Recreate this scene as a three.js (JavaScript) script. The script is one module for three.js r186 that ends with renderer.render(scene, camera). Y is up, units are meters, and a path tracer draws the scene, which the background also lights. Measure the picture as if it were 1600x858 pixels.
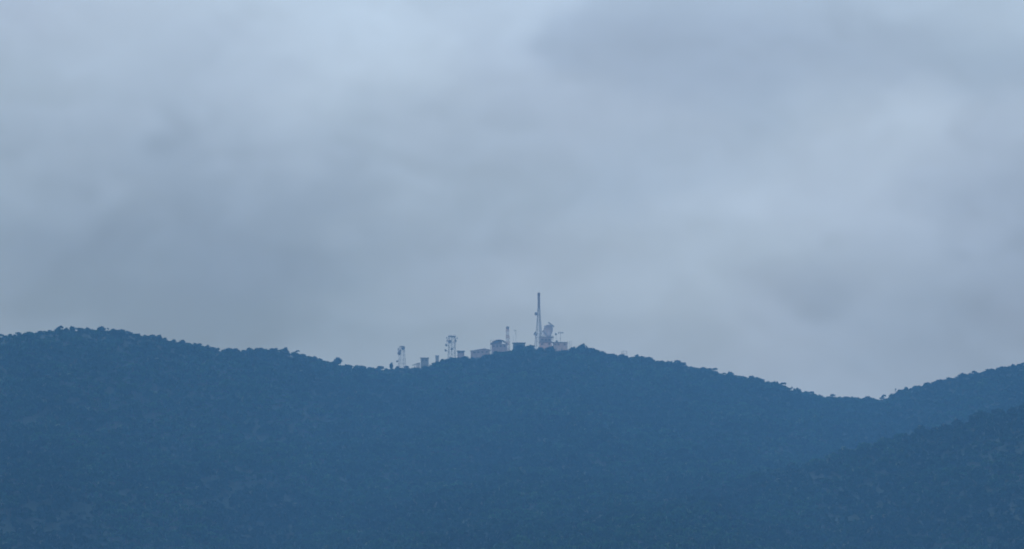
import * as THREE from 'three';
import { mergeGeometries } from 'three/addons/utils/BufferGeometryUtils.js';
import { ImprovedNoise } from 'three/addons/math/ImprovedNoise.js';

// ------------------------------------------------------------------ camera
const scene = new THREE.Scene();
const LENS = 6000, PITCH = 5.8 * Math.PI / 180;                 // focal length in photo pixels (1600 wide); the camera looks up at the hill
const EYE = new THREE.Vector3(0, 2, 0);
const camera = new THREE.PerspectiveCamera(2 * Math.atan(429 / LENS) * 180 / Math.PI, 1600 / 858, 1, 12000);
camera.position.copy(EYE);
camera.rotation.x = PITCH;
camera.userData.fStop = 2.8;                                    // long lens focused a little short: the whole far view is slightly soft
camera.focus = 150;

// ------------------------------------------------------------------ air, sky, sun
const HAZE = 2.5e-4, HAZE_TOP = 296;
scene.fog = new THREE.FogExp2(new THREE.Color().setRGB(0.205, 0.545, 1.0), HAZE);
const AIR = [0.078, 0.207, 0.422];                                // brightness of the haze itself where it is deep

const noise = new ImprovedNoise();
function fbm(x, y, z, octaves = 4) { let s = 0, a = 0.5; for (let i = 0; i < octaves; i++, a *= 0.5) { s += a * noise.noise(x, y, z); x = x * 2.03 + 7.1; y = y * 2.03 + 3.7; z = z * 2.03 + 1.3; } return s; }
const smooth = (x, a, b) => { const t = Math.min(1, Math.max(0, (x - a) / (b - a))); return t * t * (3 - 2 * t); };
const toLinear = (c) => (c /= 255) <= 0.04045 ? c / 12.92 : ((c + 0.055) / 1.055) ** 2.4;

// cloud brightness (as seen through the haze) every 1.9 degrees of azimuth from -7.6, and every 0.955 degrees of elevation down from 9.9
const CLOUDS = [
  [[175, 192, 215], [179, 197, 219], [185, 204, 226], [187, 206, 228], [184, 203, 226], [168, 187, 211], [168, 187, 211], [171, 190, 213], [173, 192, 214]],
  [[167, 185, 206], [172, 190, 212], [175, 193, 215], [181, 199, 220], [177, 195, 218], [161, 179, 203], [159, 177, 201], [162, 180, 203], [162, 181, 204]],
  [[159, 177, 198], [163, 181, 203], [166, 184, 206], [167, 185, 206], [165, 182, 204], [164, 181, 203], [164, 182, 204], [175, 192, 213], [167, 184, 206]],
  [[149, 167, 188], [145, 163, 185], [148, 166, 188], [156, 174, 195], [160, 178, 199], [160, 178, 200], [172, 189, 210], [171, 188, 210], [158, 175, 198]],
  [[139, 157, 178], [135, 153, 175], [136, 154, 176], [148, 166, 187], [156, 173, 194], [165, 182, 202], [164, 181, 201], [160, 177, 199], [149, 166, 189]],
  [[141, 158, 178], [134, 152, 172], [131, 149, 169], [146, 164, 184], [152, 169, 189], [157, 174, 194], [156, 172, 193], [147, 164, 186], [145, 161, 183]],
  [[143, 161, 181], [140, 158, 178], [140, 158, 178], [150, 168, 188], [153, 171, 190], [156, 173, 194], [153, 170, 191], [150, 167, 189], [145, 162, 184]],
].map((row) => row.map((c) => c.map(toLinear)));
const catmull = (a, b, c, d, t) => b + 0.5 * t * (c - a + t * (2 * a - 5 * b + 4 * c - d + t * (3 * (b - c) + d - a)));
function cloudAt(u, v, k) {
  const U = Math.min(7.999, Math.max(0, u)), V = Math.min(5.999, Math.max(0, v)), i = Math.floor(U), j = Math.floor(V);
  const row = (r) => { const R = CLOUDS[Math.min(6, Math.max(0, r))]; return catmull(R[Math.max(0, i - 1)][k], R[i][k], R[i + 1][k], R[Math.min(8, i + 2)][k], U - i); };
  return catmull(row(j - 1), row(j), row(j + 1), row(j + 2), V - j);
}
{
  const W = 4096, H = 2048, data = new Float32Array(W * H * 4), mean = CLOUDS.map((row) => [0, 1, 2].map((k) => row.reduce((s, c) => s + c[k], 0) / 9));
  for (let y = 0; y < H; y++) {
    const el = ((y + 0.5) / H - 0.5) * 180, rad = Math.max(el, 2.5) * Math.PI / 180;
    const through = Math.exp(-HAZE * Math.min(6500, HAZE_TOP / Math.sin(rad)));
    for (let x = 0; x < W; x++) {
      const round = ((x + 0.5) / W - 0.5) * 2 * Math.PI;                      // atan2(z, x)
      const az = Math.atan2(Math.cos(round), -Math.sin(round)) * 180 / Math.PI;   // 0 straight ahead (-z), positive to the right
      const flat = Math.cos(rad), X = Math.sin(az * Math.PI / 180) * flat, Z = Math.cos(az * Math.PI / 180) * flat, Y = Math.sin(rad);
      const e = Math.max(el, 1);
      const local = (1 - smooth(Math.abs(az), 6.8, 12)) * (1 - smooth(e, 9.2, 13));
      const big = fbm(X * 9 + 3, Math.max(Y, 0.087) * 22, Z * 9, 4);
      let u = 4 + az / 1.9, v = (9.9 - e) / 0.955, fine = 0;
      if (e < 40 && Math.abs(az) < 30) {
        const wx = fbm(az * 0.5 + 31, e * 0.8, 9.1, 4), wy = fbm(az * 0.5 + 61, e * 0.8, 4.1, 4);
        u += 1.1 * wx; v += 1.1 * wy;                                          // ragged outlines
        const edge = 1 - smooth(v, 1.1, 1.9); if (u > 4 && u < 5) u = u * (1 - edge) + (4 + smooth(u, 4.12, 4.78)) * edge;   // the brighter break ends abruptly against the grey mass
        const billow = 1 - 2.4 * Math.abs(fbm(az * 0.33 + 2 * wx + 5, e * 0.62 + 1.2 * wy, 3.3, 4));
        fine = (1.1 * fbm(az * 0.55 + 1.5 * wy + 11, e * 1.0 + 1.5 * wx + 5, 2.2, 5) + 0.45 * (billow - 0.75)) * (1 - smooth(e, 20, 40)) * (1 - smooth(Math.abs(az), 20, 30));
      }
      const row = Math.min(5.999, Math.max(0, v)), j = Math.floor(row);
      for (let k = 0; k < 3; k++) {
        let general = (mean[j][k] * (1 - row + j) + mean[j + 1][k] * (row - j)) * (1 + 0.5 * smooth(e, 10, 70)) * (1 + 0.35 * big);
        let c = (local > 0 ? general * (1 - local) + cloudAt(u, v, k) * local : general) * [0.985, 0.985, 0.973][k] * (1 + 0.105 * (fine - 0.16));
        data[(y * W + x) * 4 + k] = Math.max(0.02, (c - AIR[k] * (1 - through)) / through);
      }
      data[(y * W + x) * 4 + 3] = 1;
    }
  }
  const sky = new THREE.DataTexture(data, W, H, THREE.RGBAFormat, THREE.FloatType);
  sky.mapping = THREE.EquirectangularReflectionMapping;
  sky.magFilter = THREE.LinearFilter;
  sky.needsUpdate = true;
  scene.background = sky;
  scene.environment = sky;
}
const sun = new THREE.DirectionalLight(new THREE.Color().setRGB(1, 0.97, 0.92), 1.5);
sun.position.set(-1800, 3300, 0);
sun.target.position.set(0, 150, -2600);
sun.castShadow = true;
sun.shadow.radius = 26;                                          // veiled by cloud
sun.shadow.mapSize.set(4096, 4096);
Object.assign(sun.shadow.camera, { left: -1500, right: 1500, top: 1500, bottom: -1500, near: 10, far: 9000 });
scene.add(sun, sun.target);

const renderer = new THREE.WebGLRenderer({ antialias: true });
renderer.toneMapping = THREE.LinearToneMapping;
renderer.toneMappingExposure = 1;
renderer.shadowMap.enabled = true;

// ------------------------------------------------------------------ helpers
let seed = 20240611;
const rnd = () => { seed = (seed + 0x6D2B79F5) | 0; let t = Math.imul(seed ^ (seed >>> 15), 1 | seed); t = (t + Math.imul(t ^ (t >>> 7), 61 | t)) ^ t; return ((t ^ (t >>> 14)) >>> 0) / 4294967296; };
const span = (a, b) => a + (b - a) * rnd();
const V = (x, y, z) => new THREE.Vector3(x, y, z);
const rgb = (r, g, b) => new THREE.Color().setRGB(r, g, b);
function at(px, py, depth) {                                     // a photo pixel and a known distance -> a point
  const dx = (px - 800) / LENS, dy = (429 - py) / LENS, c = Math.cos(PITCH), s = Math.sin(PITCH), t = depth / (c - dy * s);
  return V(EYE.x + dx * t, EYE.y + (dy * c + s) * t, -depth);
}
const taken = new Map();
function numbered(name) { const n = taken.get(name) || 0; taken.set(name, n + 1); return n ? `${name}_${String(n).padStart(3, '0')}` : name; }
function thing(name, label, category, p, turn = 0, group) {
  const o = new THREE.Group();
  o.name = numbered(name); o.position.copy(p); o.rotation.y = turn;
  o.userData = { label, category };
  if (group) o.userData.group = group;
  scene.add(o);
  return o;
}
function part(name, geometry, material, parent, kind) {
  const g = Array.isArray(geometry) ? (geometry.length > 1 ? mergeGeometries(geometry.map((q) => q.index ? q.toNonIndexed() : q)) : geometry[0]) : geometry;
  const m = new THREE.Mesh(g, material);
  m.name = name; m.castShadow = m.receiveShadow = true;
  if (kind) m.userData.kind = kind;
  parent.add(m);
  return m;
}
function box(w, h, d, x = 0, y = 0, z = 0) { const g = new THREE.BoxGeometry(w, h, d); g.translate(x, y + h / 2, z); return g; }   // y is the underside
function bar(a, b, r, r2 = r, sides = 6) {
  const d = b.clone().sub(a), g = new THREE.CylinderGeometry(r2, r, d.length(), sides);
  g.applyQuaternion(new THREE.Quaternion().setFromUnitVectors(V(0, 1, 0), d.normalize()));
  g.translate((a.x + b.x) / 2, (a.y + b.y) / 2, (a.z + b.z) / 2);
  return g;
}

// ------------------------------------------------------------------ materials
function speckle(size, make) {
  const data = new Uint8Array(size * size * 4);
  for (let y = 0; y < size; y++) for (let x = 0; x < size; x++) { const c = make(x / size, y / size); for (let k = 0; k < 3; k++) data[(y * size + x) * 4 + k] = Math.max(0, Math.min(255, 255 * c[k])); data[(y * size + x) * 4 + 3] = 255; }
  const t = new THREE.DataTexture(data, size, size);
  t.wrapS = t.wrapT = THREE.RepeatWrapping; t.magFilter = THREE.LinearFilter; t.colorSpace = THREE.SRGBColorSpace; t.needsUpdate = true;
  return t;
}
const plaster = speckle(128, (u, v) => { const n = 0.82 + 0.22 * fbm(u * 9, v * 5, 1.5) - 0.25 * Math.max(0, fbm(u * 22, v * 2.2, 8.5)); return [n, n * 0.985, n * 0.96]; });
plaster.repeat.set(0.12, 0.12);
const rusty = speckle(128, (u, v) => { const n = 0.85 + 0.25 * fbm(u * 14, v * 14, 4.5), r = Math.max(0, fbm(u * 7, v * 7, 9.5)) * 0.8; return [n, n * (1 - 0.35 * r), n * (1 - 0.6 * r)]; });
const mat = (r, g, b, rough = 0.9, more = {}) => new THREE.MeshStandardMaterial({ color: rgb(r, g, b), roughness: rough, ...more });
const M = {
  steel: mat(0.36, 0.33, 0.35, 0.6, { map: rusty, metalness: 0.3 }),
  darkSteel: mat(0.20, 0.19, 0.21, 0.65, { map: rusty, metalness: 0.2 }),
  red: mat(0.34, 0.06, 0.04, 0.7, { map: rusty }),
  white: mat(0.66, 0.65, 0.62, 0.7, { map: rusty }),
  dish: mat(0.55, 0.54, 0.55, 0.55, { map: rusty, side: THREE.DoubleSide }),
  drum: mat(0.20, 0.19, 0.21, 0.6, { map: rusty, side: THREE.DoubleSide }),
  reflector: mat(0.50, 0.48, 0.53, 0.7, { map: rusty, side: THREE.DoubleSide }),
  pink: mat(0.66, 0.47, 0.41, 0.95, { map: plaster }),
  buff: mat(0.58, 0.46, 0.41, 0.95, { map: plaster }),
  mauve: mat(0.43, 0.36, 0.37, 0.95, { map: plaster }),
  dark: mat(0.11, 0.12, 0.11, 0.95, { map: plaster }),
  grey: mat(0.30, 0.30, 0.30, 0.95, { map: plaster }),
  whitewash: mat(0.78, 0.77, 0.74, 0.9, { map: plaster }),
  roof: mat(0.14, 0.13, 0.13, 0.85, { map: plaster }),
  redRoof: mat(0.28, 0.19, 0.18, 0.9, { map: plaster }),
  concrete: mat(0.27, 0.26, 0.25, 0.95, { map: plaster }),
  timber: mat(0.10, 0.075, 0.055, 0.95),
  glass: new THREE.MeshPhysicalMaterial({ color: rgb(0.03, 0.035, 0.04), roughness: 0.08, metalness: 0 }),
  bark: mat(0.085, 0.065, 0.05, 0.95),
  leaf: new THREE.MeshPhysicalMaterial({ color: rgb(1, 1, 1), roughness: 0.95, transmission: 0.42, thickness: 0, specularIntensity: 0.4, vertexColors: true, side: THREE.DoubleSide }),
};

// ------------------------------------------------------------------ terrain
// crest lines: [px, py, distance], heights taken from the skyline less the height of the trees on it
const CREST = [[-1700, 690, 2050], [-900, 600, 2220], [-500, 560, 2290], [-200, 536, 2340], [0, 524, 2380], [50, 518, 2392], [100, 514, 2405], [150, 514, 2420], [200, 517, 2440], [250, 527, 2485], [300, 538, 2540], [350, 547, 2595], [400, 547, 2650],
  [440, 547, 2700], [480, 555, 2755], [520, 567, 2815], [560, 574, 2865], [600, 575, 2905], [640, 574.5, 2940], [660, 574, 2952], [672, 570, 2958], [684, 565, 2962], [700, 560.5, 2970], [720, 557, 2977], [735, 558, 2982], [750, 557.5, 2986], [762, 555, 2989], [775, 552, 2993], [790, 549.5, 2996], [803, 546, 3000],
  [830, 545, 3000], [850, 546.5, 3000], [880, 546.5, 3000], [900, 546.5, 3000], [920, 547, 3002], [960, 555, 3008], [1000, 559, 3015], [1050, 569, 3025], [1100, 578, 3035], [1150, 587, 3045], [1200, 598, 3055], [1250, 613, 3065], [1300, 620, 3070], [1350, 622, 3060], [1384, 621, 3040], [1400, 611, 3020], [1450, 599, 2975],
  [1500, 588, 2930], [1550, 577, 2885], [1600, 569, 2840], [1700, 557, 2770], [1900, 552, 2650], [2400, 600, 2400], [3000, 690, 2200]];
const SPUR = [[700, 960, 2390], [900, 865, 2360], [1050, 805, 2330], [1150, 768, 2300], [1200, 750, 2285], [1300, 717, 2255], [1400, 690, 2220], [1500, 663, 2180], [1600, 640, 2135], [1800, 602, 2050], [2200, 580, 1920], [2900, 640, 1650]];
const cover = (px) => 3.3 - 0.5 * smooth(px, 180, 300) * (1 - smooth(px, 500, 600)) - 1.5 * smooth(px, 600, 650) * (1 - smooth(px, 900, 960)) - 0.9 * smooth(px, 1380, 1420);   // metres of scrub above the ground line
function line(points, lift) {
  const p = points.map(([px, py, d]) => { const q = at(px, py, d); q.y -= lift(px); return q; });
  return (x) => {
    let i = 0; while (i < p.length - 2 && p[i + 1].x < x) i++;
    const a = p[Math.max(0, i - 1)], b = p[i], c = p[i + 1], d = p[Math.min(p.length - 1, i + 2)], t = Math.min(1, Math.max(0, (x - b.x) / (c.x - b.x)));
    return [catmull(a.y, b.y, c.y, d.y, t), catmull(a.z, b.z, c.z, d.z, t)];
  };
}
const crest = line(CREST, cover), spur = line(SPUR, () => 3.5);
const softMax = (a, b, k) => { const h = Math.max(0, k - Math.abs(a - b)) / k; return Math.max(a, b) + h * h * k * 0.25; };
function ground(x, z) {
  const [cy, cz] = crest(x), d = z - cz;                          // d > 0: on the camera's side
  const far = Math.sqrt(d * d + 2500) - 50;
  let a = d > 0 ? cy - 330 * (1 - Math.exp(-far / (950 + 370 * smooth(x, -330, 0)))) : cy - 0.33 * far;
  const away = smooth(d, 50, 330);
  a += away * (13 * fbm(x / 170 + d / 900, d / 420, 3.3, 3) * 2 - 7 * Math.abs(noise.noise(x / 120 + 5 + fbm(x / 300, d / 300, 1) * 0.8, d / 700, 7.7)) * 2);
  const [sy, sz] = spur(x), e = z - sz, out = Math.sqrt(e * e + 900) - 30;
  let b = e > 0 ? sy - 260 * (1 - Math.exp(-out / 850)) : sy - 0.42 * out;
  b += smooth(Math.abs(e), 40, 260) * 9 * fbm(x / 150, e / 380, 6.1, 3) * 2;
  let h = softMax(a, b, 30);
  h = softMax(h, 3 * fbm(x / 260, z / 260, 12.5, 3) - 1.5, 30);
  const near = 1 - smooth(Math.hypot(x, z), 40, 400);
  h = h * (1 - near) + 0.2 * near;
  return h + 0.5 * fbm(x / 14, z / 14, 20.5, 2) * smooth(-z, 500, 1500);
}
{
  const x0 = -1500, x1 = 1500, z0 = 250, z1 = -4700, nx = 260, nz = 430, pos = [], uv = [], col = [], idx = [];
  for (let j = 0; j <= nz; j++) for (let i = 0; i <= nx; i++) {
    const x = x0 + (x1 - x0) * i / nx, z = z0 + (z1 - z0) * j / nz, n = fbm(x / 60, z / 60, 30.5), m = smooth(fbm(x / 25, z / 25, 40.5), 0.05, 0.3);
    pos.push(x, ground(x, z), z); uv.push(x / 18, z / 18);
    col.push(0.016 + 0.008 * n + 0.012 * m, 0.034 + 0.012 * n + 0.008 * m, 0.016 + 0.008 * n + 0.015 * m);
  }
  for (let j = 0; j < nz; j++) for (let i = 0; i < nx; i++) { const a = j * (nx + 1) + i, b = a + nx + 1; idx.push(a, a + 1, b, b, a + 1, b + 1); }
  const g = new THREE.BufferGeometry();
  g.setAttribute('position', new THREE.Float32BufferAttribute(pos, 3));
  g.setAttribute('uv', new THREE.Float32BufferAttribute(uv, 2));
  g.setAttribute('color', new THREE.Float32BufferAttribute(col, 3));
  g.setIndex(idx);
  g.computeVertexNormals();
  const soil = speckle(128, (u, v) => { const n = 0.75 + 0.5 * fbm(u * 20, v * 20, 3.5, 5); return [n, n, n]; });
  const o = part('hills', g, new THREE.MeshStandardMaterial({ roughness: 1, vertexColors: true, map: soil }), scene, 'structure');
  Object.assign(o.userData, { label: 'wooded hills rising from the plain to a long uneven crest', category: 'hills' });
}
const crestPoint = (px) => { const d0 = 3000; let x = (px - 800) / LENS * d0; for (let k = 0; k < 12; k++) { const z = crest(x)[1]; x = at(px, 560, -z).x; } return V(x, 0, crest(x)[1]); };

// ------------------------------------------------------------------ trees
function leafFaces(list, size, tone) {                             // [centre, outward] -> rhombic leaf sprays, each a pair of bent triangles
  const pos = [], nor = [], col = [];
  for (const [c, out] of list) {
    const s = size * span(0.65, 1.35), t = V(span(-1, 1), span(-1, 1), span(-1, 1)).normalize(), n = out.clone().multiplyScalar(0.9).add(t.clone().multiplyScalar(0.8)).normalize();
    const a = V(span(-1, 1), span(-0.4, 0.4), span(-1, 1)).cross(n).normalize(), b = a.clone().cross(n).normalize();
    const p = [c.clone().addScaledVector(a, -s * 0.62), c.clone().addScaledVector(b, -s * 0.42).addScaledVector(n, s * 0.15), c.clone().addScaledVector(a, s * 0.62), c.clone().addScaledVector(b, s * 0.42).addScaledVector(n, s * 0.1)];
    const k = span(0.7, 1.3), q = [tone[0] * k * span(0.85, 1.15), tone[1] * k, tone[2] * k * span(0.8, 1.2)], m = out.clone().multiplyScalar(0.6).add(n.multiplyScalar(0.6)).normalize();
    for (const i of [0, 1, 2, 0, 2, 3]) { pos.push(p[i].x, p[i].y, p[i].z); nor.push(m.x, m.y, m.z); col.push(...q); }
  }
  const g = new THREE.BufferGeometry();
  g.setAttribute('position', new THREE.Float32BufferAttribute(pos, 3));
  g.setAttribute('normal', new THREE.Float32BufferAttribute(nor, 3));
  g.setAttribute('color', new THREE.Float32BufferAttribute(col, 3));
  return g;
}
function clumps(lobes, perLobe) {                                  // lobes: [x, y, z, rx, ry]
  const list = [];
  for (const [x, y, z, rx, ry] of lobes) for (let i = 0; i < perLobe; i++) {
    const d = V(span(-1, 1), span(-0.75, 1), span(-1, 1)); if (d.length() > 1) d.normalize();
    const r = Math.pow(rnd(), 0.4); d.normalize();
    list.push([V(x + d.x * rx * r, y + d.y * ry * r, z + d.z * rx * r), d]);
  }
  return list;
}
function lobesFor(kind) {                                          // crowns about 1 unit wide and 1 unit tall overall, standing on y = 0
  const L = [];
  if (kind === 'umbrella') for (let i = 0; i < 8; i++) { const a = i * 2.4, r = 0.36 * Math.sqrt(i / 8); L.push([r * Math.cos(a), 0.86 - 0.25 * r + span(-0.03, 0.03), r * Math.sin(a), 0.16, 0.085]); }
  else if (kind === 'round') for (let i = 0; i < 11; i++) { const a = i * 2.4, f = i / 10, r = 0.3 * Math.sin(Math.PI * (0.12 + 0.8 * f)); L.push([r * Math.cos(a), 0.42 + 0.46 * f, r * Math.sin(a), 0.2, 0.15]); }
  else if (kind === 'ragged') for (let i = 0; i < 7; i++) { const a = span(0, 6.3), r = span(0.1, 0.4); L.push([r * Math.cos(a), span(0.5, 0.92), r * Math.sin(a), span(0.1, 0.17), span(0.06, 0.11)]); }
  else if (kind === 'leaning') for (let i = 0; i < 8; i++) { const f = i / 7; L.push([-0.35 + 0.75 * f, 0.62 + 0.28 * Math.sin(f * 2.2) + span(-0.04, 0.04), span(-0.25, 0.25), 0.15, 0.09]); }
  else if (kind === 'thin') for (let i = 0; i < 4; i++) L.push([span(-0.2, 0.2), span(0.7, 0.92), span(-0.2, 0.2), 0.17, 0.1]);
  else for (let i = 0; i < 9; i++) { const a = i * 2.4, r = 0.36 * Math.sqrt(i / 9); L.push([r * Math.cos(a), span(0.2, 0.72), r * Math.sin(a), span(0.16, 0.24), span(0.16, 0.26)]); }
  return L;
}
function treeShapes(kind, per, leaf, tone, width, height) {
  const lobes = lobesFor(kind).map(([x, y, z, rx, ry]) => [x * width, y * height, z * width, rx * width, ry * height]);
  const wood = [], split = V(span(-0.04, 0.04) * width, height * (kind === 'scrub' ? 0.12 : 0.34), span(-0.04, 0.04) * width), r = 0.032 * height;
  wood.push(bar(V(0, -0.6, 0), split, r, r * 0.75));
  for (const [x, y, z] of lobes.slice(0, 7)) { const mid = V(x * 0.55 + split.x, (split.y + y) * 0.52, z * 0.55 + split.z); wood.push(bar(split, mid, r * 0.6, r * 0.42, 5), bar(mid, V(x, y, z), r * 0.42, r * 0.15, 5)); }
  return { crown: leafFaces(clumps(lobes, per), leaf, tone), wood: mergeGeometries(wood) };
}

// the wood on the slopes: one mass of many thousand trees
const CLEAR = [];                                                  // [px from, px to, metres in front of the crest that are kept clear]
CLEAR.push([634, 673, 7], [676, 690, 5], [694, 732, 6], [733, 768, 9], [765, 800, 11], [800, 826, 3], [836, 862, 7], [862, 904, 6]);
{
  const tones = [[0.022, 0.096, 0.024], [0.017, 0.080, 0.024], [0.030, 0.108, 0.026], [0.026, 0.088, 0.023], [0.021, 0.094, 0.028]], shapes = ['round', 'scrub', 'umbrella', 'scrub', 'round'], variants = [];
  shapes.forEach((kind, i) => {
    const w = [5.2, 5.6, 6.4, 4.6, 5.8][i], h = [5.6, 4.4, 5.6, 3.9, 6.2][i], s = treeShapes(kind, 15, 1.25, tones[i], w, h);
    const wood = bar(V(0, -0.8, 0), V(0, h * 0.6, 0), 0.16, 0.08, 5).toNonIndexed(); wood.deleteAttribute('uv');
    const c = new Float32Array(wood.attributes.position.count * 3); for (let k = 0; k < c.length; k += 3) { c[k] = 0.08; c[k + 1] = 0.062; c[k + 2] = 0.048; }
    wood.setAttribute('color', new THREE.BufferAttribute(c, 3));
    variants.push({ g: mergeGeometries([s.crown, wood]), m: [], c: [] });
  });
  const q = new THREE.Quaternion(), up = V(0, 1, 0), step = 5.1, blocked = (x, z) => { const [cy, cz] = crest(x), px = 800 + x / -z * LENS, d = z - cz; return CLEAR.some(([a, b, f]) => px > a - 3 && px < b + 3 && d < f && d > -24); };
  for (let z = -1160; z > -3150; z -= step) for (let x = -0.147 * -z - 40; x < 0.147 * -z + 40; x += step) {
    const X = x + span(-2.7, 2.7), Z = z + span(-2.7, 2.7), [, cz] = crest(X), behind = cz - Z;
    if (behind > 40 || blocked(X, Z)) continue;
    const patch = fbm(X / 55, Z / 75, 51.5, 4), gap = fbm(X / 22, Z / 22, 61.5, 2);
    if (gap < -0.6) continue;
    const px = 800 + X / -Z * LENS, station = smooth(px, 600, 650) * (1 - smooth(px, 900, 960));
    const low = (1 - 0.52 * (1 - smooth(-behind, 25, 80))) * (1 - 0.54 * station * (1 - smooth(-behind, 25, 90)));   // wind-cut scrub along the crest
    const v = variants[Math.min(4, Math.max(0, Math.floor((patch + 0.5) * 5 + span(-1.3, 1.3))))], s = (0.55 + 1.0 * Math.pow(rnd(), 1.6)) * low * (1 + 0.25 * gap);
    v.m.push(new THREE.Matrix4().compose(V(X, ground(X, Z) - 0.35, Z), q.clone().setFromAxisAngle(up, span(0, 6.28)), V(s * span(0.9, 1.15), s * span(0.85, 1.15), s * span(0.9, 1.15))));
    const t = fbm(X / 48 + 9, Z / 95, 71.5, 4), dry = smooth(fbm(X / 30, Z / 44, 81.5, 3), 0.16, 0.4) * span(0, 0.8), k = 1.3 * span(0.7, 1.2) * Math.min(1.5, Math.max(0.25, 1 + 2.6 * t));
    v.c.push(rgb(k * (1 + 0.45 * dry + 0.2 * t), k * (1 + 0.1 * dry), k * (1 + 0.25 * dry)));
  }
  for (let x = -460; x < 480; x += 1.7) for (const d of [14, 9, 4, -1, -6, -11]) {      // close low scrub along the crest itself
    const X = x + span(-0.9, 0.9), Z = crest(X)[1] + d + span(-2.2, 2.2), px = 800 + X / -Z * LENS, station = smooth(px, 610, 640) * (1 - smooth(px, 905, 930));
    if (blocked(X, Z) || rnd() < 0.12) continue;
    const v = variants[rnd() < 0.5 ? 1 : 3], s = span(0.34, 0.6) * (1 - 0.5 * station), k = span(0.65, 1.2);
    v.m.push(new THREE.Matrix4().compose(V(X, ground(X, Z) - 0.3, Z), q.clone().setFromAxisAngle(up, span(0, 6.28)), V(s * 0.9, s * span(0.8, 1.25), s * 0.9)));
    v.c.push(rgb(k, k, k));
  }
  const wood = new THREE.Group();
  wood.name = 'forest'; wood.userData = { kind: 'stuff', label: 'dense green woodland covering the slopes of the hills', category: 'woodland' };
  for (const v of variants) {
    const o = new THREE.InstancedMesh(v.g, M.leaf, v.m.length);
    v.m.forEach((m, i) => { o.setMatrixAt(i, m); o.setColorAt(i, v.c[i]); });
    o.name = 'tree_canopy'; o.userData.kind = 'stuff'; o.castShadow = o.receiveShadow = true;
    wood.add(o);
  }
  scene.add(wood);
  console.log('forest', variants.map((v) => v.m.length).join(' '));
}

// trees that stand out on the skyline: [px, py of the top, width in px, kind, label, group]
const SLOPE = 'skyline running down from the summit station to the low saddle', RISE = 'skyline climbing beyond the low saddle';
const SKYLINE = [];
for (const [px, py, w] of [[8, 521, 10], [30, 517, 9], [46, 516, 7], [63, 513, 8], [78, 512, 9], [112, 513, 8], [146, 512, 7], [178, 513, 9], [200, 515, 9], [216, 518, 8], [233, 521, 8], [250, 524, 9], [270, 530, 7], [281, 532, 7]]) SKYLINE.push([px, py + 1.6, w * 0.9, 'scrub', 'low bushy tree in a row along the crest of the broad rounded hill', 'bushy trees along the rounded hill']);
SKYLINE.push([93, 508.5, 10, 'leaning', 'tree with a ragged leaning crown at the highest point of the rounded hill'], [102, 511, 7, 'ragged', 'small open tree beside the leaning tree on top of the rounded hill'],
  [128, 510.5, 12, 'scrub', 'wide dense bush on the flat top of the rounded hill'], [158, 509.5, 14, 'round', 'broad tall tree raised above its neighbours on the rounded hill'], [168.5, 511.5, 4, 'thin', 'thin sapling next to the broad tree on the rounded hill'], [189, 512.5, 14, 'scrub', 'long low clump of tree crown where the rounded hill begins to fall']);
SKYLINE.push([292, 533.5, 7, 'ragged', 'small pointed tree on the even slope below the rounded hill'], [310, 536, 10, 'leaning', 'leaning open tree on the even slope below the rounded hill'], [321, 540, 8, 'scrub', 'bush close below the leaning tree on the even slope'],
  [368, 541.5, 11, 'ragged', 'tree with several tips at the start of the level shoulder'], [388, 545, 9, 'scrub', 'small bush in the dip of the level shoulder'], [408, 542.5, 9, 'round', 'rounded tree in the middle of the level shoulder'], [428, 542, 15, 'scrub', 'wide flat-topped bush on the level shoulder'],
  [446, 542, 8, 'round', 'upright tree at the outer end of the level shoulder'], [464, 546.5, 7, 'leaning', 'pointed tree just below the level shoulder'], [491, 555, 10, 'scrub', 'bush halfway down from the level shoulder to the lone round tree'],
  [528, 557.5, 13, 'round', 'large lone tree with a dark round crown above the saddle'], [520, 563, 8, 'scrub', 'bush at the foot of the lone round tree'], [543, 567.5, 10, 'scrub', 'bush on the far side of the lone round tree from the shoulder'],
  [568, 569.5, 9, 'scrub', 'low bush in the bottom of the saddle before the masts'], [594, 569.5, 11, 'scrub', 'dense bush in the saddle close to the first mast'], [611.5, 566, 6, 'round', 'small upright bush just before the short dish mast'], [621, 570, 8, 'scrub', 'low bush at the foot of the short dish mast'], [635, 570, 8, 'scrub', 'low bush between the short dish mast and the open shelter']);
SKYLINE.push([812, 536.5, 16, 'scrub', 'dense bush in front of the low store shed'], [829, 537, 14, 'scrub', 'rounded bush beside the foot of the tall mast'], [862, 538.5, 9, 'scrub', 'bush in front of the gap between radar building and long bungalow'], [908, 540.5, 14, 'round', 'rounded tree just past the last fence posts of the station'],
  [922, 541.5, 14, 'scrub', 'broad bush where the summit starts to fall away'], [934, 545.5, 12, 'scrub', 'bush below the broad bush past the station'], [950, 551, 10, 'scrub', 'bush next below the summit on the slope towards the timber frame']);
for (const [px, py, w] of [[990, 556, 9], [1012, 560, 9], [1027, 562, 8], [1072, 569, 8], [1084, 571.5, 8], [1138, 583, 8], [1148, 585.5, 9], [1160, 587, 9], [1205, 596, 8], [1213, 598, 7], [1247, 609, 8], [1257, 611, 7], [1283, 616, 8], [1322, 617.5, 9], [1338, 619, 8]]) SKYLINE.push([px, py, w, 'scrub', 'low bush on the ' + SLOPE, 'bushes down the long slope']);
for (const [px, py, w] of [[1058, 561, 10], [1099, 572.5, 10], [1117, 573.5, 9], [1268, 610.5, 10], [1301, 614.5, 9]]) SKYLINE.push([px, py, w, 'umbrella', 'flat-topped umbrella tree on the ' + SLOPE, 'umbrella trees down the long slope']);
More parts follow.
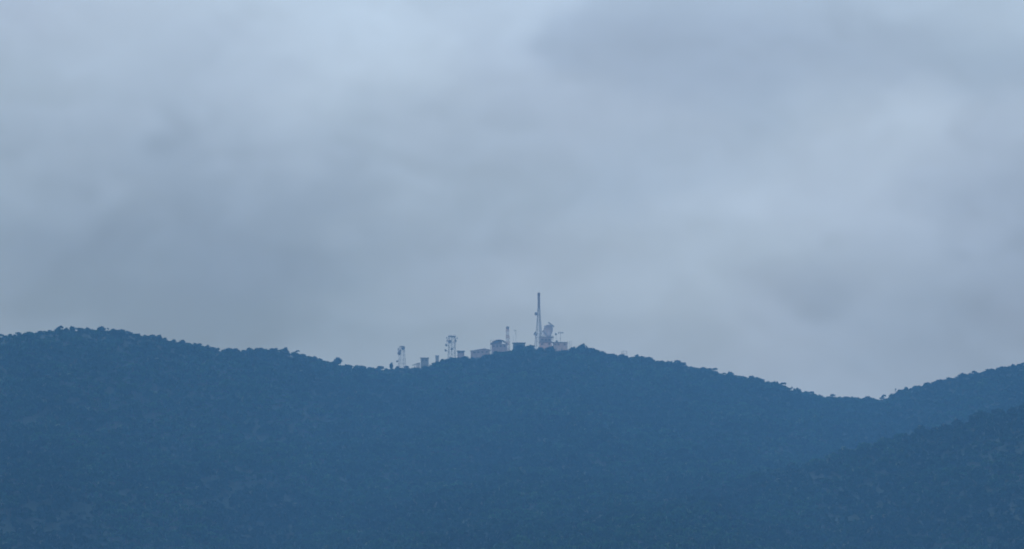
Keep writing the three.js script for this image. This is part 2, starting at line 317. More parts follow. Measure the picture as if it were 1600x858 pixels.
SKYLINE.push([1043.5, 563, 4, 'thin', 'thin stem with a tiny crown just above the first umbrella tree'], [1071, 567, 3, 'thin', 'slender sapling just below the first umbrella tree'], [1109, 574.5, 8, 'round', 'round tree between two flat-topped umbrella trees'], [1174, 584.5, 12, 'ragged', 'ragged tree with spread upright branches halfway down the long slope'],
  [1189, 589.5, 13, 'scrub', 'broad dark tree right below the ragged tree with upright branches'], [1222, 596.5, 11, 'leaning', 'tree with a long leaning crown low on the long slope'], [1237, 603, 5, 'thin', 'thin sapling below the long leaning crown'], [1242, 606, 7, 'ragged', 'small open tree beside the thin sapling low on the slope'],
  [1357, 617, 14, 'scrub', 'wide low tree in the bottom of the low saddle'], [1381, 613.5, 8, 'ragged', 'small open tree at the edge of the low saddle where ground rises'], [1399, 606.5, 4, 'thin', 'thin sapling at the foot of the climbing skyline']);
for (const [px, py, w] of [[1412, 606, 9], [1430, 601.5, 9], [1447, 595, 9], [1466, 590.5, 8], [1501, 583, 8], [1549, 573, 8], [1567, 571, 9], [1590, 567.5, 10]]) SKYLINE.push([px, py + 1.2, w, 'scrub', 'low bushy tree on the ' + RISE, 'bushy trees beyond the low saddle']);
{
  const tone = { scrub: [0.022, 0.060, 0.028], round: [0.020, 0.056, 0.027], umbrella: [0.024, 0.058, 0.027], ragged: [0.026, 0.062, 0.030], leaning: [0.023, 0.058, 0.028], thin: [0.026, 0.062, 0.032] }, stock = {};
  for (const kind of Object.keys(tone)) stock[kind] = [0, 1, 2].map(() => treeShapes(kind, kind === 'thin' ? 22 : 38, 0.14, tone[kind], 1, 1));
  SKYLINE.forEach(([px, py, w, kind, label, group], i) => {
    const p = crestPoint(px); p.z += span(1, 5); p.x = at(px, py, -p.z).x; p.y = ground(p.x, p.z) - 0.1;
    const tall = Math.min(9, Math.max(1.7, (at(px, py, -p.z).y - p.y) * 0.93)), wide = w * -p.z / LENS * 1.12;
    const low = kind === 'scrub' || kind === 'round';
    const t = thing(low && tall < 4.2 ? 'bush' : 'tree', label, low && tall < 4.2 ? 'bush' : 'tree', p, 0, group), s = stock[kind][i % 3];
    const turn = kind === 'leaning' ? span(-0.3, 0.3) : span(0, 6.28);
    const trunk = part('trunk', s.wood, M.bark, t), crown = part('crown', s.crown, M.leaf, t);
    for (const o of [trunk, crown]) { o.scale.set(wide, tall, wide); o.rotation.y = turn; }
    trunk.position.y = 0;
  });
}

// ------------------------------------------------------------------ the station on the summit
const METRE = (d) => d / LENS;                                     // metres to a photo pixel at that distance
function site(px, back = 0) { const p = crestPoint(px); p.z -= back; p.x = at(px, 545, -p.z).x; p.y = ground(p.x, p.z); return p; }

function dishShape(r, depth) {
  const pts = []; for (let i = 0; i <= 8; i++) { const t = i / 8; pts.push(new THREE.Vector2(Math.max(0.001, r * t), depth * t * t)); }
  pts.push(new THREE.Vector2(r * 1.03, depth)); for (let i = 7; i >= 0; i--) { const t = i / 8; pts.push(new THREE.Vector2(Math.max(0.001, r * t), depth * t * t - 0.07)); }
  return new THREE.LatheGeometry(pts, 20);
}
function addDish(parent, p, r, towards, material = M.dish, name = 'dish') {          // open parabolic dish with a feed
  const o = part(name, dishShape(r, r * 0.4), material, parent);
  o.position.copy(p); o.quaternion.setFromUnitVectors(V(0, 1, 0), towards.clone().normalize());
  part('feed_arm', [bar(V(0, 0.02, 0), V(0, r * 0.85, 0), 0.05, 0.05), bar(V(r * 0.9, r * 0.36, 0), V(0, r * 0.85, 0), 0.03), bar(V(-r * 0.9, r * 0.36, 0), V(0, r * 0.85, 0), 0.03)], M.darkSteel, o);
  part('mount', bar(V(0, -0.9, 0), V(0, -0.05, 0), 0.14, 0.1), M.steel, o);
  return o;
}
function addDrum(parent, p, r, towards, long = r * 0.75) {                             // shrouded dish
  const o = part('drum_antenna', [new THREE.LatheGeometry([[0.001, -long * 0.35], [r * 0.35, -long * 0.3], [r, 0], [r, long], [r * 0.6, long * 1.14], [0.001, long * 1.2]].map(([x, y]) => new THREE.Vector2(x, y)), 20)], M.drum, parent);
  o.position.copy(p); o.quaternion.setFromUnitVectors(V(0, 1, 0), towards.clone().normalize());
  part('mount', bar(V(0, -1.0, 0), V(0, -long * 0.3, 0), 0.14, 0.12), M.steel, o);
  return o;
}
// a square lattice: widths at heights [[y, w], ...]; leg members one by one, bracing of each tower joined
function lattice(parent, rings, panels, legR, braceR, material, braceMaterial = material) {
  const width = (y) => { for (let i = 1; i < rings.length; i++) if (y <= rings[i][0] + 1e-6) { const [a, wa] = rings[i - 1], [b, wb] = rings[i]; return wa + (wb - wa) * (y - a) / (b - a); } return rings[rings.length - 1][1]; };
  const corner = (k, y) => V([-1, 1, 1, -1][k] * width(y) / 2, y, [1, 1, -1, -1][k] * width(y) / 2);
  for (let k = 0; k < 4; k++) { const g = []; for (let i = 1; i < rings.length; i++) g.push(bar(corner(k, rings[i - 1][0]), corner(k, rings[i][0]), legR)); part('leg', g, material, parent); }
  const bottom = rings[0][0], top = rings[rings.length - 1][0], g = [];
  for (let j = 0; j < panels; j++) {
    const y0 = bottom + (top - bottom) * j / panels, y1 = bottom + (top - bottom) * (j + 1) / panels;
    for (let k = 0; k < 4; k++) { const n = (k + 1) % 4; g.push(bar(corner(k, y1), corner(n, y1), braceR, braceR, 4), bar(corner(k, y0), corner(n, y1), braceR, braceR, 4), bar(corner(n, y0), corner(k, y1), braceR, braceR, 4)); }
  }
  part('bracing', g, braceMaterial, parent, 'stuff');
  return { width, corner };
}
function addFootings(parent, w) { for (const [x, z] of [[-1, 1], [1, 1], [1, -1], [-1, -1]]) part('footing', box(0.9, 1.6, 0.9, x * w / 2, -1.4, z * w / 2), M.concrete, parent); }

// a house: walls with real openings; windows and doors stand in them
function house(name, label, p, o) {                                // o: w, d, h, wall, windows [[x, y, w, h]], door [x, w, h], turn
  const t = thing(name, label, o.category || 'building', p, o.turn || 0), thick = 0.25, sunk = o.sunk ?? 2.5;
  const s = new THREE.Shape();
  const top = o.gable ? [[-o.w / 2, o.h], [o.gable[0], o.gable[1]], [o.w / 2, o.gable[2]]] : [[-o.w / 2, o.h], [o.w / 2, o.h]];
  s.moveTo(-o.w / 2, -sunk); s.lineTo(o.w / 2, -sunk); for (const q of [...top].reverse()) s.lineTo(q[0], q[1]); s.closePath();
  const holes = [...(o.windows || [])]; if (o.door) holes.push([o.door[0], 0.05, o.door[1], o.door[2]]);
  for (const [x, y, w, h] of holes) { const q = new THREE.Path(); q.moveTo(x - w / 2, y); q.lineTo(x - w / 2, y + h); q.lineTo(x + w / 2, y + h); q.lineTo(x + w / 2, y); q.closePath(); s.holes.push(q); }
  const front = new THREE.ExtrudeGeometry(s, { depth: thick, bevelEnabled: false }); front.translate(0, 0, o.d / 2 - thick);
  const right = o.gable ? o.gable[2] : o.h;
  const back = new THREE.Shape(); back.moveTo(-o.w / 2, -sunk); back.lineTo(o.w / 2, -sunk); for (const q of [...top].reverse()) back.lineTo(q[0], q[1]); back.closePath();
  const rear = new THREE.ExtrudeGeometry(back, { depth: thick, bevelEnabled: false }); rear.translate(0, 0, -o.d / 2);
  part('wall', front, o.wall, t);
  part('wall', rear, o.wall, t);
  part('wall', box(thick, o.h + sunk, o.d - 2 * thick - 0.004, -o.w / 2 + thick / 2 + 0.002, -sunk, 0), o.wall, t);
  part('wall', box(thick, right + sunk, o.d - 2 * thick - 0.004, o.w / 2 - thick / 2 - 0.002, -sunk, 0), o.wall, t);
  for (const [x, y, w, h] of o.windows || []) {
    const f = part('window', [box(w, 0.09, 0.12, x, y, o.d / 2 - 0.14), box(w, 0.09, 0.12, x, y + h - 0.09, o.d / 2 - 0.14), box(0.09, h - 0.18, 0.12, x - w / 2 + 0.045, y + 0.09, o.d / 2 - 0.14), box(0.09, h - 0.18, 0.12, x + w / 2 - 0.045, y + 0.09, o.d / 2 - 0.14), box(0.06, h - 0.18, 0.1, x, y + 0.09, o.d / 2 - 0.14)], M.grey, t);
    part('pane', box(w - 0.18, h - 0.18, 0.02, x, y + 0.09, o.d / 2 - 0.15), M.glass, f);
    part('sill', box(w + 0.2, 0.08, 0.16, x, y - 0.082, o.d / 2 + 0.082), M.concrete, f);
  }
  if (o.door) { const [x, w, h] = o.door, dr = part('door', box(w - 0.02, h - 0.02, 0.06, x, 0.06, o.d / 2 - 0.15), M.timber, t); part('handle', box(0.14, 0.05, 0.06, x + w * 0.36, 1.05, o.d / 2 - 0.088), M.steel, dr); }
  if (o.gable) {
    for (let i = 1; i < top.length; i++) {
      const a = V(top[i - 1][0], top[i - 1][1], 0), b = V(top[i][0], top[i][1], 0), d = b.clone().sub(a), len = d.length(), out = 0.5;
      d.normalize();
      const g = box(len + (i === 1 || i === top.length - 1 ? out : 0), 0.16, o.d + 0.9, 0, 0.01, 0), shift = i === 1 ? -out / 2 : i === top.length - 1 ? out / 2 : 0;
      g.translate(shift, 0, 0); g.rotateZ(Math.atan2(d.y, d.x)); g.translate((a.x + b.x) / 2, (a.y + b.y) / 2, 0);
      const r = part('roof', g, o.roof || M.roof, t);
      if (i === 1) part('ridge_cap', box(0.4, 0.14, o.d + 1, top[1][0], top[1][1] + 0.14, 0), o.roof || M.roof, r);
    }
  } else if (!o.open) {
    const over = o.over ?? 0.45, r = part('roof', box(o.w + 2 * over, o.slab ?? 0.35, o.d + 2 * over, 0, o.h + 0.002, 0), o.roof || M.roof, t);
    part('fascia', [box(o.w + 2 * over + 0.08, 0.14, 0.05, 0, o.h + 0.1, o.d / 2 + over + 0.028)], M.concrete, r);
  }
  return t;
}

// short mast with shrouded dishes
{
  const p = site(628, 2), k = METRE(-p.z), top = at(628, 541.5, -p.z).y - p.y, t = thing('dish_mast', 'short lattice mast carrying a few shrouded dishes near its top, apart from the others', 'mast', p, 0.35);
  const w = lattice(t, [[-1, 5.4], [top * 0.55, 3.9], [top, 3.0]], 6, 0.11, 0.055, M.steel);
  addFootings(t, 5.4);
  part('platform', box(3.6, 0.14, 3.6, 0, top + 0.1, 0), M.darkSteel, t);
  const put = (px, py, z = 1.8) => V((px - 628) * k, at(628, py, -p.z).y - p.y, z).applyAxisAngle(V(0, 1, 0), -0.35);
  const turned = (x, y, z) => V(x, y, z).applyAxisAngle(V(0, 1, 0), -0.35);
  addDrum(t, put(629.5, 544.2, 1.7), 1.35, turned(0.45, 0.1, 0.9));
  addDrum(t, put(624.6, 552.2, 1.2), 1.55, turned(-0.75, 0.3, 0.62));
  addDish(t, put(623, 546.2, 1.4), 1.15, turned(-0.95, 0.05, 0.35), M.drum);
  addDrum(t, put(626, 548.4, 1.6), 0.8, turned(-0.4, 0.1, 0.9));
  addDrum(t, put(621, 565, 1.6), 0.8, turned(-0.6, 0, 0.8));
  for (const g of [bar(put(621.4, 565, 0.8), put(624, 565, 1.6), 0.07), bar(put(623.5, 546.2, 1.2), put(627, 546.2, 1.2), 0.08), bar(put(625, 552.2, 0.8), put(628, 552.2, 1.0), 0.08)]) part('bracket', g, M.steel, t);
}
// open shelter, white wall and the block houses on the slope
{
  const p = site(649, -1), k = METRE(-p.z), y = (py) => at(649, py, -p.z).y - p.y, t = thing('open_shelter', 'low open shelter with a slanting roof on posts beside the tall block house', 'shelter', p);
  const a = V(-4.6 * k, y(571.2), 0), b = V(7.4 * k, y(567), 0), d = b.clone().sub(a), g = box(d.length(), 0.22, 3.4); g.rotateZ(Math.atan2(d.y, d.x)); g.translate((a.x + b.x) / 2, (a.y + b.y) / 2, 0);
  part('roof', g, M.roof, t);
  for (const [x, z] of [[-1.6, 1.2], [5.6, 1.2], [-1.6, -1.2], [5.6, -1.2]]) part('post', bar(V(x * k, -1.2, z), V(x * k, a.y + (b.y - a.y) * (x + 4.6) / 12, z), 0.14), M.timber, t);
  part('strut', bar(V(5.4 * k, -0.2, 1.22), V(3.4 * k, y(568.6), 1.22), 0.12), M.timber, t);
  const q = site(653, 4), w = thing('boundary_wall', 'short whitewashed wall showing behind the open shelter', 'wall', q);
  const top = at(653, 568.6, -q.z).y - q.y;
  part('masonry', box(3.4, top + 1.2, 0.3, 0, -1.2, 0), M.whitewash, w);
  part('coping', box(3.6, 0.14, 0.5, 0, top + 0.002, 0), M.concrete, w);
}
{
  let p = site(663.5, -2), h = at(663.5, 560, -p.z).y - p.y;
  house('block_house', 'tall plain grey block house with a flat dark roof beside the open shelter', p, { w: 6.0, d: 5, h, wall: M.grey, windows: [[-1.4, h - 2.3, 1.3, 1.2], [1.3, h - 2.3, 1.3, 1.2]], door: [0.2, 1, 2.1], over: 0.4 });
  p = site(683, -1); h = at(683, 556.3, -p.z).y - p.y;
  house('pump_hut', 'tiny dark hut with a flat roof standing alone between block house and dish tower', p, { w: 2.5, d: 2.6, h, wall: M.grey, door: [0, 0.9, 2], over: 0.25, slab: 0.28, category: 'hut' });
  p = site(720, -2); h = at(720, 549.2, -p.z).y - p.y;
  house('equipment_cabin', 'low flat-roofed cabin with a wide window band beside the tall dish tower', p, { w: 5.4, d: 4.5, h, wall: M.mauve, windows: [[-1.25, h - 1.35, 1.9, 0.95], [1.25, h - 1.35, 1.9, 0.95]], over: 0.45, slab: 0.42 });
  p = site(750.5, -4); const y = (py) => at(750.5, py, -p.z).y - p.y;
  house('gabled_house', 'long brownish house with a low uneven gable below the vaulted building', p, { w: 14.8, d: 9, h: y(549.3), gable: [3.2, y(545.6), y(547.6)], wall: M.mauve, roof: M.redRoof, windows: [[-4.6, y(552.6), 1.5, 1.1], [-1.6, y(552.4), 1.5, 1.1], [1.6, y(552), 1.5, 1.2], [5, y(551.8), 1.4, 1.2]], door: [3.3, 1, 2] });
}
// tall dish tower
{
  const p = site(706, 0), k = METRE(-p.z), y = (py) => at(706, py, -p.z).y - p.y, top = y(526.4), T = 0.2, t = thing('dish_tower', 'broad lattice tower crowded with dishes down one side under a flat top platform', 'tower', p, T);
  lattice(t, [[-2.6, 5.8], [top * 0.5, 4.9], [top, 4.5]], 5, 0.15, 0.065, M.steel);
  addFootings(t, 5.8);
  const R = (v) => v.applyAxisAngle(V(0, 1, 0), -T), put = (px, py, z = 2.4) => R(V((px - 706) * k, y(py), z)), to = (x, yy, z) => R(V(x, yy, z));
  const pl = part('platform', box(5.4, 0.5, 5.4, 0, top, 0), M.darkSteel, t);
  part('railing', [[-1, -1, 1, -1], [1, -1, 1, 1], [1, 1, -1, 1], [-1, 1, -1, -1]].map(([a, b, c, d]) => bar(V(a * 2.6, top + 1.2, b * 2.6), V(c * 2.6, top + 1.2, d * 2.6), 0.05, 0.05, 4)).concat([[-1, -1], [1, -1], [1, 1], [-1, 1]].map(([a, b]) => bar(V(a * 2.6, top + 0.5, b * 2.6), V(a * 2.6, top + 1.22, b * 2.6), 0.05, 0.05, 4))), M.steel, pl);
  addDish(t, put(698.4, 528.6, 1.2), 0.75, to(-0.8, 0.1, 0.6), M.drum);
  addDish(t, put(699.4, 533.2, 1.6), 1.15, to(-0.75, 0.1, 0.65));
  addDish(t, put(703.2, 534.2), 1.2, to(-0.25, 0.1, 0.97), M.drum);
  addDrum(t, put(697.8, 539.6, 1.2), 0.95, to(-0.7, 0.05, 0.7));
  addDrum(t, put(696.8, 547.8, 1.2), 0.85, to(-0.75, 0, 0.65));
  addDish(t, put(711.4, 533, 1.6), 1.25, to(0.9, 0.1, 0.4), M.drum);
  addDish(t, put(714, 528.6, 0.8), 0.6, to(0.8, 0.1, 0.6), M.drum);
  addDrum(t, put(706, 545.8), 0.95, to(0.2, 0, 0.98));
  for (const g of [bar(put(699, 528.6, 1), put(702, 528.6, 2), 0.08), bar(put(698.4, 539.6, 1), put(702, 539.6, 2), 0.09), bar(put(697.4, 547.8, 1), put(701.5, 547.8, 2), 0.09), bar(put(713.6, 528.6, 0.6), put(709, 528.6, 1.6), 0.08), bar(put(699, 536.4, 2), put(712, 536.4, 2), 0.1)]) part('bracket', g, M.steel, t);
  part('cable_ladder', [bar(put(706, 556, 2.1), put(706, 527, 2.1), 0.2, 0.2, 4)], M.darkSteel, t);
}
// vaulted building
{
  const p = site(780, -3), k = METRE(-p.z), y = (py) => at(780, py, -p.z).y - p.y, wallTop = y(538.6);
  const t = house('vaulted_building', 'building with a curved roof held above its walls, next to the banded mast', p, { w: 12.0, d: 9, h: wallTop, wall: M.mauve, roof: M.concrete, over: 0.15, slab: 0.25, windows: [[-4.2, wallTop - 2.1, 1.3, 1.3], [-1.6, wallTop - 2.2, 1.1, 1.6], [1.2, wallTop - 2.1, 1.3, 1.3], [4.2, wallTop - 2.1, 1.3, 1.3]], door: [-0.2, 1.1, 1.7] });
  const arc = (r0) => { const s = new THREE.Shape(), n = 14, yy = (u) => y(537.6) + (y(531.4) - y(537.6)) * (1 - u * u); for (let i = 0; i <= n; i++) { const u = -1 + 2 * i / n; s[i ? 'lineTo' : 'moveTo'](u * 6.7, yy(u)); } for (let i = n; i >= 0; i--) { const u = -1 + 2 * i / n; s.lineTo(u * 6.7, yy(u) - r0); } s.closePath(); return s; };
  const g = new THREE.ExtrudeGeometry(arc(0.45), { depth: 9.8, bevelEnabled: false }); g.translate(0, 0, -4.9);
  part('curved_roof', g, M.redRoof, t);
  part('upper_room', box(7.6, y(533.6) - wallTop - 0.26, 6.8, -1.6, wallTop + 0.255, 0), M.mauve, t);
  for (const x of [-5.9, 5.9]) for (const z of [-4.2, 4.2]) part('post', bar(V(x, wallTop + 0.2, z), V(x, y(536.4), z), 0.14), M.steel, t);
  const m = part('corner_pole', bar(V(-6.7, -1.5, 4.75), V(-6.7, y(531.8), 4.75), 0.16), M.darkSteel, t);
  part('rail', [bar(V(-6.7, y(532.2), 4.75), V(-3.4, y(532.2), 4.75), 0.09), bar(V(-3.4, y(532.2), 4.75), V(-3.4, y(533.4), 4.75), 0.09)], M.darkSteel, m);
}
// banded mast and thin poles
{
  let p = site(793, 5), k = METRE(-p.z), y = (py) => at(793, py, -p.z).y - p.y;
  const t = thing('banded_mast', 'slim red and white banded lattice mast behind the vaulted building', 'mast', p, 0.5), bottom = -1, top = y(513), bands = 8, width = (v) => 2.4 - 0.9 * (v - bottom) / (top - bottom);
  const corner = (n, v) => V([-1, 1, 1, -1][n] * width(v) / 2, v, [1, 1, -1, -1][n] * width(v) / 2);
  for (let i = 0; i < bands; i++) {
    const a = bottom + (top - bottom) * i / bands, b = bottom + (top - bottom) * (i + 1) / bands, g = [];
    for (let n = 0; n < 4; n++) { const m = (n + 1) % 4; g.push(bar(corner(n, a), corner(n, b), 0.11), bar(corner(n, b), corner(m, b), 0.07, 0.07, 4), bar(corner(n, a), corner(m, b), 0.06, 0.06, 4), bar(corner(m, a), corner(n, b), 0.06, 0.06, 4)); }
    part('mast_section', g, i % 2 ? M.red : M.white, t);
  }
  part('antenna_head', [box(1.7, 1.5, 1.7, 0, top - 0.3, 0)], M.darkSteel, t);
  part('whip_aerial', bar(V(0, top + 1.2, 0), V(0, top + 2.6, 0), 0.06), M.darkSteel, t);
  const pole = (name, label, px, tip, foot, r, extra, back = 4) => {
    const q = site(px, back), yy = (py) => at(px, py, -q.z).y - q.y, o = thing(name, label, 'pole', q);
    part('shaft', bar(V(0, -0.8, 0), V(0, yy(tip), 0), r, r * 0.7), M.steel, o);
    part('base_block', box(0.8, 1, 0.8, 0, -0.75, 0), M.concrete, o);
    if (extra) extra(o, yy);
    return o;
  };
  pole('aerial_pole', 'bare thin pole right beside the banded mast', 796.5, 527.5, 540, 0.13, null, 2);
  pole('aerial_pole', 'thin pole with a small crosswise aerial at its tip above the store shed', 806, 516, 535, 0.14, (o, yy) => part('aerial', [bar(V(-1.4, yy(516.6), 0), V(0.5, yy(516.6), 0), 0.14), bar(V(-1.2, yy(515.4), 0), V(-1.2, yy(518.2), 0), 0.12)], M.darkSteel, o));
  pole('aerial_pole', 'faint short pole between the store shed and the thin crosswise aerial', 802, 525, 535, 0.09, null);
}
{
  const p = site(811, 1), h = at(811, 536.4, -p.z).y - p.y;
  house('store_shed', 'low dark store shed with a flat roof between banded mast and tall mast', p, { w: 9.6, d: 5, h, wall: M.dark, windows: [[2, 0.9, 1.2, 0.9]], over: 0.5, slab: 0.3, category: 'shed' });
}
// the tall mast
{
  const p = site(842, 6), k = METRE(-p.z), y = (py) => at(842, py, -p.z).y - p.y, t = thing('broadcast_mast', 'tallest mast on the summit, tapering lattice under a thick stack of antenna panels', 'mast', p, 0.28);
  const neck = y(482);
  lattice(t, [[-1.5, 6.8], [y(522), 4.0], [y(500), 2.3], [neck, 1.5]], 11, 0.15, 0.075, M.steel);
  addFootings(t, 6.8);
  const tip = y(457.4), rows = 9;
  part('core', bar(V(0, neck - 0.4, 0), V(0, tip + 0.1, 0), 0.55, 0.5, 10), M.white, t);
  for (let i = 0; i < rows; i++) for (let n = 0; n < 4; n++) {
    const a = neck + 0.15 + (tip - neck - 0.2) * i / rows, h = (tip - neck) / rows - 0.14, g = box(1.15, h, 0.34, 0, a, 0.72); g.rotateY(n * Math.PI / 2);
    part('antenna_panel', g, i > 6 ? M.redRoof : i > 4 ? M.mauve : i > 2 ? M.steel : M.mauve, t);
  }
  part('lightning_rod', bar(V(0, tip, 0), V(0, tip + 1.5, 0), 0.07), M.darkSteel, t);
  const R = (v) => v.applyAxisAngle(V(0, 1, 0), -0.28), put = (px, py, z = 1.4) => R(V((px - 842) * k, y(py), z)), to = (a, b, c) => R(V(a, b, c));
  addDrum(t, put(838.2, 490.5, 0.8), 1.3, to(-0.9, 0, 0.45), 0.9);
  addDish(t, put(836.6, 521.8, 1.8), 1.55, to(-0.8, 0.45, 0.4), M.drum);
  addDish(t, put(848.2, 518.4, 1.6), 1.15, to(0.85, 0.1, 0.5), M.drum);
  addDish(t, put(837.5, 524.8, 2.2), 0.9, to(-0.2, 0.3, 0.95), M.dish);
  for (const g of [bar(put(838.8, 490.5, 0.6), put(842, 490.5, 0.3), 0.12), bar(put(837, 522.4, 1.4), put(841, 522.4, 1.4), 0.12), bar(put(847.6, 518.4, 1.4), put(843, 518.4, 1.4), 0.12)]) part('bracket', g, M.steel, t);
  part('cable_tray', bar(V(0.9, -1, 1.5), V(0.35, neck, 0.4), 0.22, 0.2, 4), M.darkSteel, t);
}
// radar building and radar
{
  const p = site(852.5, -1), k = METRE(-p.z), y = (py) => at(852.5, py, -p.z).y - p.y, lower = y(535.4), deck = y(527.6);
  const t = house('radar_building', 'two-storey pinkish building carrying a wide deck under the radar', p, { w: 9.6, d: 8, h: lower, wall: M.pink, roof: M.concrete, over: 0.5, slab: 0.3, windows: [[-2.8, lower - 2.1, 1.3, 1.2], [2.8, lower - 2.1, 1.3, 1.2]], door: [0, 1.1, 1.8] });
  part('upper_storey', box(9.2, deck - lower - 0.31, 8.4, 0.1, lower + 0.305, 0), M.mauve, t);
  for (const x of [-2.6, 0.2, 2.8]) { const w = part('window', [box(1.5, 1.3, 0.08, x, lower + 1.2, 4.245)], M.grey, t); part('pane', box(1.25, 1.05, 0.03, x, lower + 1.32, 4.302), M.glass, w); }
  const dk = part('deck', box(11.4, 0.4, 9, 0.6, deck + 0.002, 0), M.grey, t);
  const rails = []; for (const [a, b, c, d] of [[-5, -4.4, 6.2, -4.4], [6.2, -4.4, 6.2, 4.4], [6.2, 4.4, -5, 4.4], [-5, 4.4, -5, -4.4]]) for (const h of [0.95, 1.5]) rails.push(bar(V(a, deck + h, b), V(c, deck + h, d), 0.04, 0.04, 4));
  for (let i = 0; i <= 8; i++) for (const z of [-4.4, 4.4]) rails.push(bar(V(-5 + 11.2 * i / 8, deck + 0.45, z), V(-5 + 11.2 * i / 8, deck + 1.5, z), 0.04, 0.04, 4));
  part('railing', rails, M.steel, dk, 'stuff');
  for (const x of [-4.85, 5.6]) part('column', bar(V(x, lower + 0.32, 4.3), V(x, deck, 4.3), 0.2), M.concrete, t);

  const r = thing('radar_antenna', 'big curved radar reflector with a slanting bar aerial above it', 'radar', V(p.x + 4.6 * k, p.y + deck + 0.455, p.z)), Y = (py) => y(py) - deck - 0.455;
  part('pedestal', [bar(V(0, 0, 0), V(0, 1.4, 0), 1.5, 1.0, 12)], M.steel, r);
  const tilt = 0.1;                                   // it looks to one side and a little towards the valley
  const frame = (g) => { g.rotateX(-tilt); g.rotateY(-0.9); g.rotateZ(-0.06); return g; };
  // reflector: rounded-square sheet bowed about its middle, concave towards +z before turning
  const N = 18, Hh = 4.8, Wh = 5.6, pos = [], idx = [], uv = [], bow = (a, b) => 1.9 * (a * a * 0.9 + b * b * 0.75);
  for (const back of [0, 1]) for (let j = 0; j <= N; j++) for (let i = 0; i <= N; i++) {
    const a0 = -1 + 2 * i / N, b0 = -1 + 2 * j / N, a = a0 * Math.sqrt(1 - b0 * b0 * 0.36), b = b0 * Math.sqrt(1 - a0 * a0 * 0.36);
    pos.push(a * Wh, b * Hh, bow(a, b) - 0.16 * back); uv.push(a, b);
  }
  const id = (s, j, i) => s * (N + 1) * (N + 1) + j * (N + 1) + i;
  for (let j = 0; j < N; j++) for (let i = 0; i < N; i++) { idx.push(id(0, j, i), id(0, j, i + 1), id(0, j + 1, i), id(0, j + 1, i), id(0, j, i + 1), id(0, j + 1, i + 1)); idx.push(id(1, j, i), id(1, j + 1, i), id(1, j, i + 1), id(1, j + 1, i), id(1, j + 1, i + 1), id(1, j, i + 1)); }
  for (let i = 0; i < N; i++) for (const [a, b] of [[[0, i], [0, i + 1]], [[N, i + 1], [N, i]], [[i + 1, 0], [i, 0]], [[i, N], [i + 1, N]]]) { const A = id(0, ...a), B = id(0, ...b), C = id(1, ...a), D = id(1, ...b); idx.push(A, C, B, B, C, D); }
  const g = new THREE.BufferGeometry(); g.setAttribute('position', new THREE.Float32BufferAttribute(pos, 3)); g.setAttribute('uv', new THREE.Float32BufferAttribute(uv, 2)); g.setIndex(idx); g.computeVertexNormals();
  const mid = (Y(507.8) + Y(526.6)) / 2;
  frame(g);
  const refl = part('reflector', g, M.reflector, r);
  refl.position.set(0.85, mid, 0);
  for (let i = 0; i < 7; i++) {
    const a = -0.9 + 1.8 * i / 6, rb = []; for (let j = 0; j < 8; j++) { const b = -0.86 + 1.72 * j / 8, c = b + 1.72 / 8, s = (q) => V(a * Wh * Math.sqrt(1 - q * q * 0.3), q * Hh, bow(a, q) - 0.35); rb.push(bar(s(b), s(c), 0.1, 0.1, 5)); }
    part('rib', frame(mergeGeometries(rb)), M.steel, refl);
    const fr = []; for (let j = 0; j < 8; j++) { const b = -0.86 + 1.72 * j / 8, c = b + 1.72 / 8, s = (q) => V(a * Wh * Math.sqrt(1 - q * q * 0.3), q * Hh, bow(a, q) + 0.06); fr.push(bar(s(b), s(c), 0.07, 0.07, 4)); }
    part('rib', frame(mergeGeometries(fr)), M.darkSteel, refl);
  }
  part('backing_frame', frame(mergeGeometries([bar(V(-3.6, -2.4, 0.1), V(3.6, -2.4, 0.1), 0.16), bar(V(-3.6, 2.4, 0.1), V(3.6, 2.4, 0.1), 0.16), bar(V(-2.6, 2.4, 0), V(0, -3.2, -1.8), 0.14), bar(V(2.6, 2.4, 0), V(0, -3.2, -1.8), 0.14), bar(V(0, -3.2, -1.8), V(0, -4.4, -0.6), 0.3)])), M.darkSteel, refl);
  const feed = part('feed_arm', frame(mergeGeometries([bar(V(0, -4.4, 0.9), V(0, -2.6, 4.4), 0.14), bar(V(-1.6, -4.2, 1.1), V(0, -2.6, 4.4), 0.1), bar(V(1.6, -4.2, 1.1), V(0, -2.6, 4.4), 0.1)])), M.darkSteel, r);
  feed.position.copy(refl.position);
  const horn = part('feed_horn', frame(box(0.9, 1.0, 0.8, 0, -2.9, 4.3)), M.darkSteel, r); horn.position.copy(refl.position);
  // bar aerial, slanting, on struts from the reflector's upper edge
  const q = (px, py, z = 0) => V((px - 857.1) * k, Y(py), z), A = q(857.0, 503.6, -1.2), B = q(865.8, 510.6, 1.2), d = B.clone().sub(A), bg = box(d.length(), 0.95, 0.75, 0, -0.5, 0);
  bg.applyQuaternion(new THREE.Quaternion().setFromUnitVectors(V(1, 0, 0), d.normalize())); bg.translate((A.x + B.x) / 2, (A.y + B.y) / 2, 0);
  const br = part('bar_aerial', bg, M.darkSteel, r);
  part('strut', [bar(q(859.4, 506.8), q(858, 511), 0.12), bar(q(863.4, 509.8), q(861.4, 513.5), 0.12)], M.steel, br);
}
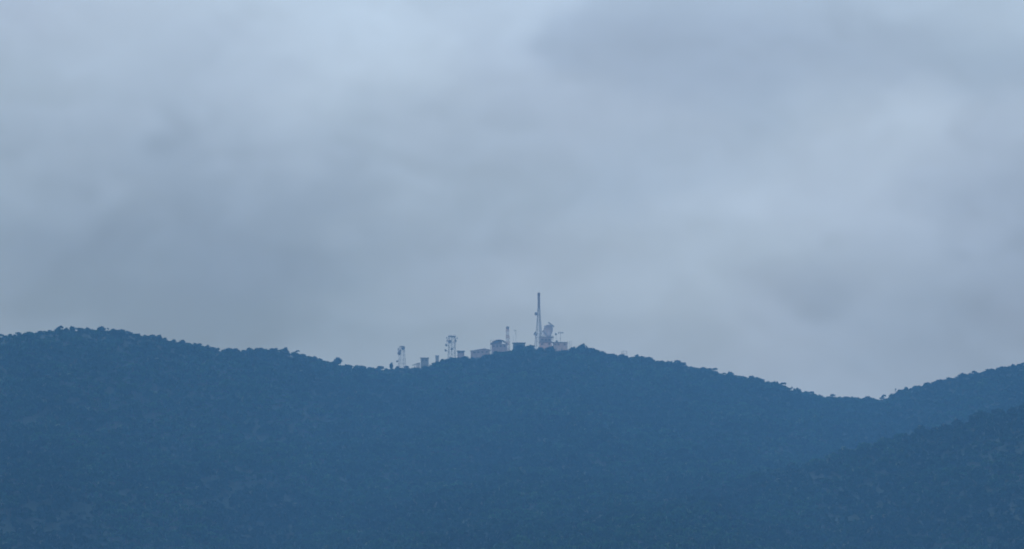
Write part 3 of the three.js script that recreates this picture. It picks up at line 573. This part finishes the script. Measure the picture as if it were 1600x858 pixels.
// bungalow, T-shaped aerial and the odd posts
{
  const p = site(875, -1), k = METRE(-p.z), y = (py) => at(875, py, -p.z).y - p.y, h = y(535.8);
  house('bungalow', 'long low pinkish bungalow with a flat roof beside the radar building', p, { w: 11.4, d: 6, h, wall: M.buff, windows: [[-3.8, h - 2.0, 1.3, 1.1], [-1.2, h - 2.0, 1.3, 1.1], [3.6, h - 2.0, 1.3, 1.1]], door: [1.3, 1, 1.9], over: 0.35, slab: 0.3 });
  const tk = thing('water_tank', 'small squat tank on the bungalow roof', 'tank', V(p.x - 5 * k, p.y + h + 0.305, p.z));
  part('shell', new THREE.LatheGeometry([[0.001, 0.25], [0.85, 0.25], [0.9, 0.4], [0.9, 1.4], [0.5, 1.62], [0.001, 1.66]].map(([a, b]) => new THREE.Vector2(a, b)), 16), M.grey, tk);
  for (const [a, b] of [[-0.5, 0.5], [0.5, 0.5], [0.5, -0.5], [-0.5, -0.5]]) part('leg', box(0.14, 0.26, 0.14, a, 0, b), M.concrete, tk);
  const a = site(875.5, 6), ya = (py) => at(875.5, py, -a.z).y - a.y, t = thing('crossbar_aerial', 'thin mast with a crossbar of small aerials behind the bungalow', 'aerial', a);
  part('shaft', bar(V(0, -0.8, 0), V(0, ya(519), 0), 0.2, 0.14), M.steel, t);
  const cb = part('crossbar', bar(V(-2.1, ya(520.6), 0), V(2.2, ya(520.2), 0), 0.11), M.darkSteel, t);
  for (const [x, s] of [[-1.4, 0.5], [-0.1, 0.75], [1.2, 0.6], [2.1, 0.4]]) part('aerial', box(0.5, s * 2, 0.4, x, ya(520.4) - s * 0.6, 0.3), M.darkSteel, cb);
  part('footing', box(0.8, 1, 0.8, 0, -0.8, 0), M.concrete, t);
  const b = site(869.2, 7), yb = (py) => at(869.2, py, -b.z).y - b.y, u = thing('dish_pole', 'thin pole with one small dark dish beside the crossbar aerial', 'pole', b);
  part('shaft', bar(V(0, -0.8, 0), V(0, yb(521.5), 0), 0.11, 0.09), M.steel, u);
  addDrum(u, V(-0.2, yb(522.4), 0.6), 0.8, V(-0.3, 0.1, 0.95));
  for (const [px, tip, label, back] of [[886.7, 534.6, 'pale post against the end wall of the bungalow', -4.6], [889.6, 533.2, 'dark post just past the end of the bungalow', 1], [892.4, 533.6, 'second dark post past the end of the bungalow', 1], [901, 540, 'short white post standing alone past the dark posts', 0]]) {
    const c = site(px, back), o = thing('fence_post', label, 'post', c);
    part('shaft', bar(V(0, -0.8, 0), V(0, at(px, tip, -c.z).y - c.y, 0), 0.15, 0.13), label.includes('white') || label.includes('pale') ? M.whitewash : M.steel, o);
    part('cap', box(0.4, 0.1, 0.4, 0, at(px, tip, -c.z).y - c.y, 0), M.concrete, o);
  }
}
// timber frame on the long slope
{
  const p = site(975.5, 0), k = METRE(-p.z), y = (py) => at(975.5, py, -p.z).y - p.y, t = thing('timber_frame', 'bare timber frame of posts and crossbars alone on the long slope', 'frame', p);
  for (const px of [971.4, 973.6, 979.2]) part('post', bar(V((px - 975.5) * k, -1.5, 0), V((px - 975.5) * k, y(548.6), 0), 0.12, 0.1), M.timber, t);
  part('crossbar', bar(V(-5 * k, y(549.4), 0), V(4.6 * k, y(549.4), 0), 0.1), M.timber, t);
  part('crossbar', bar(V(-5 * k, y(552.6), 0), V(4.6 * k, y(552.6), 0), 0.1), M.timber, t);
}

renderer.render(scene, camera);
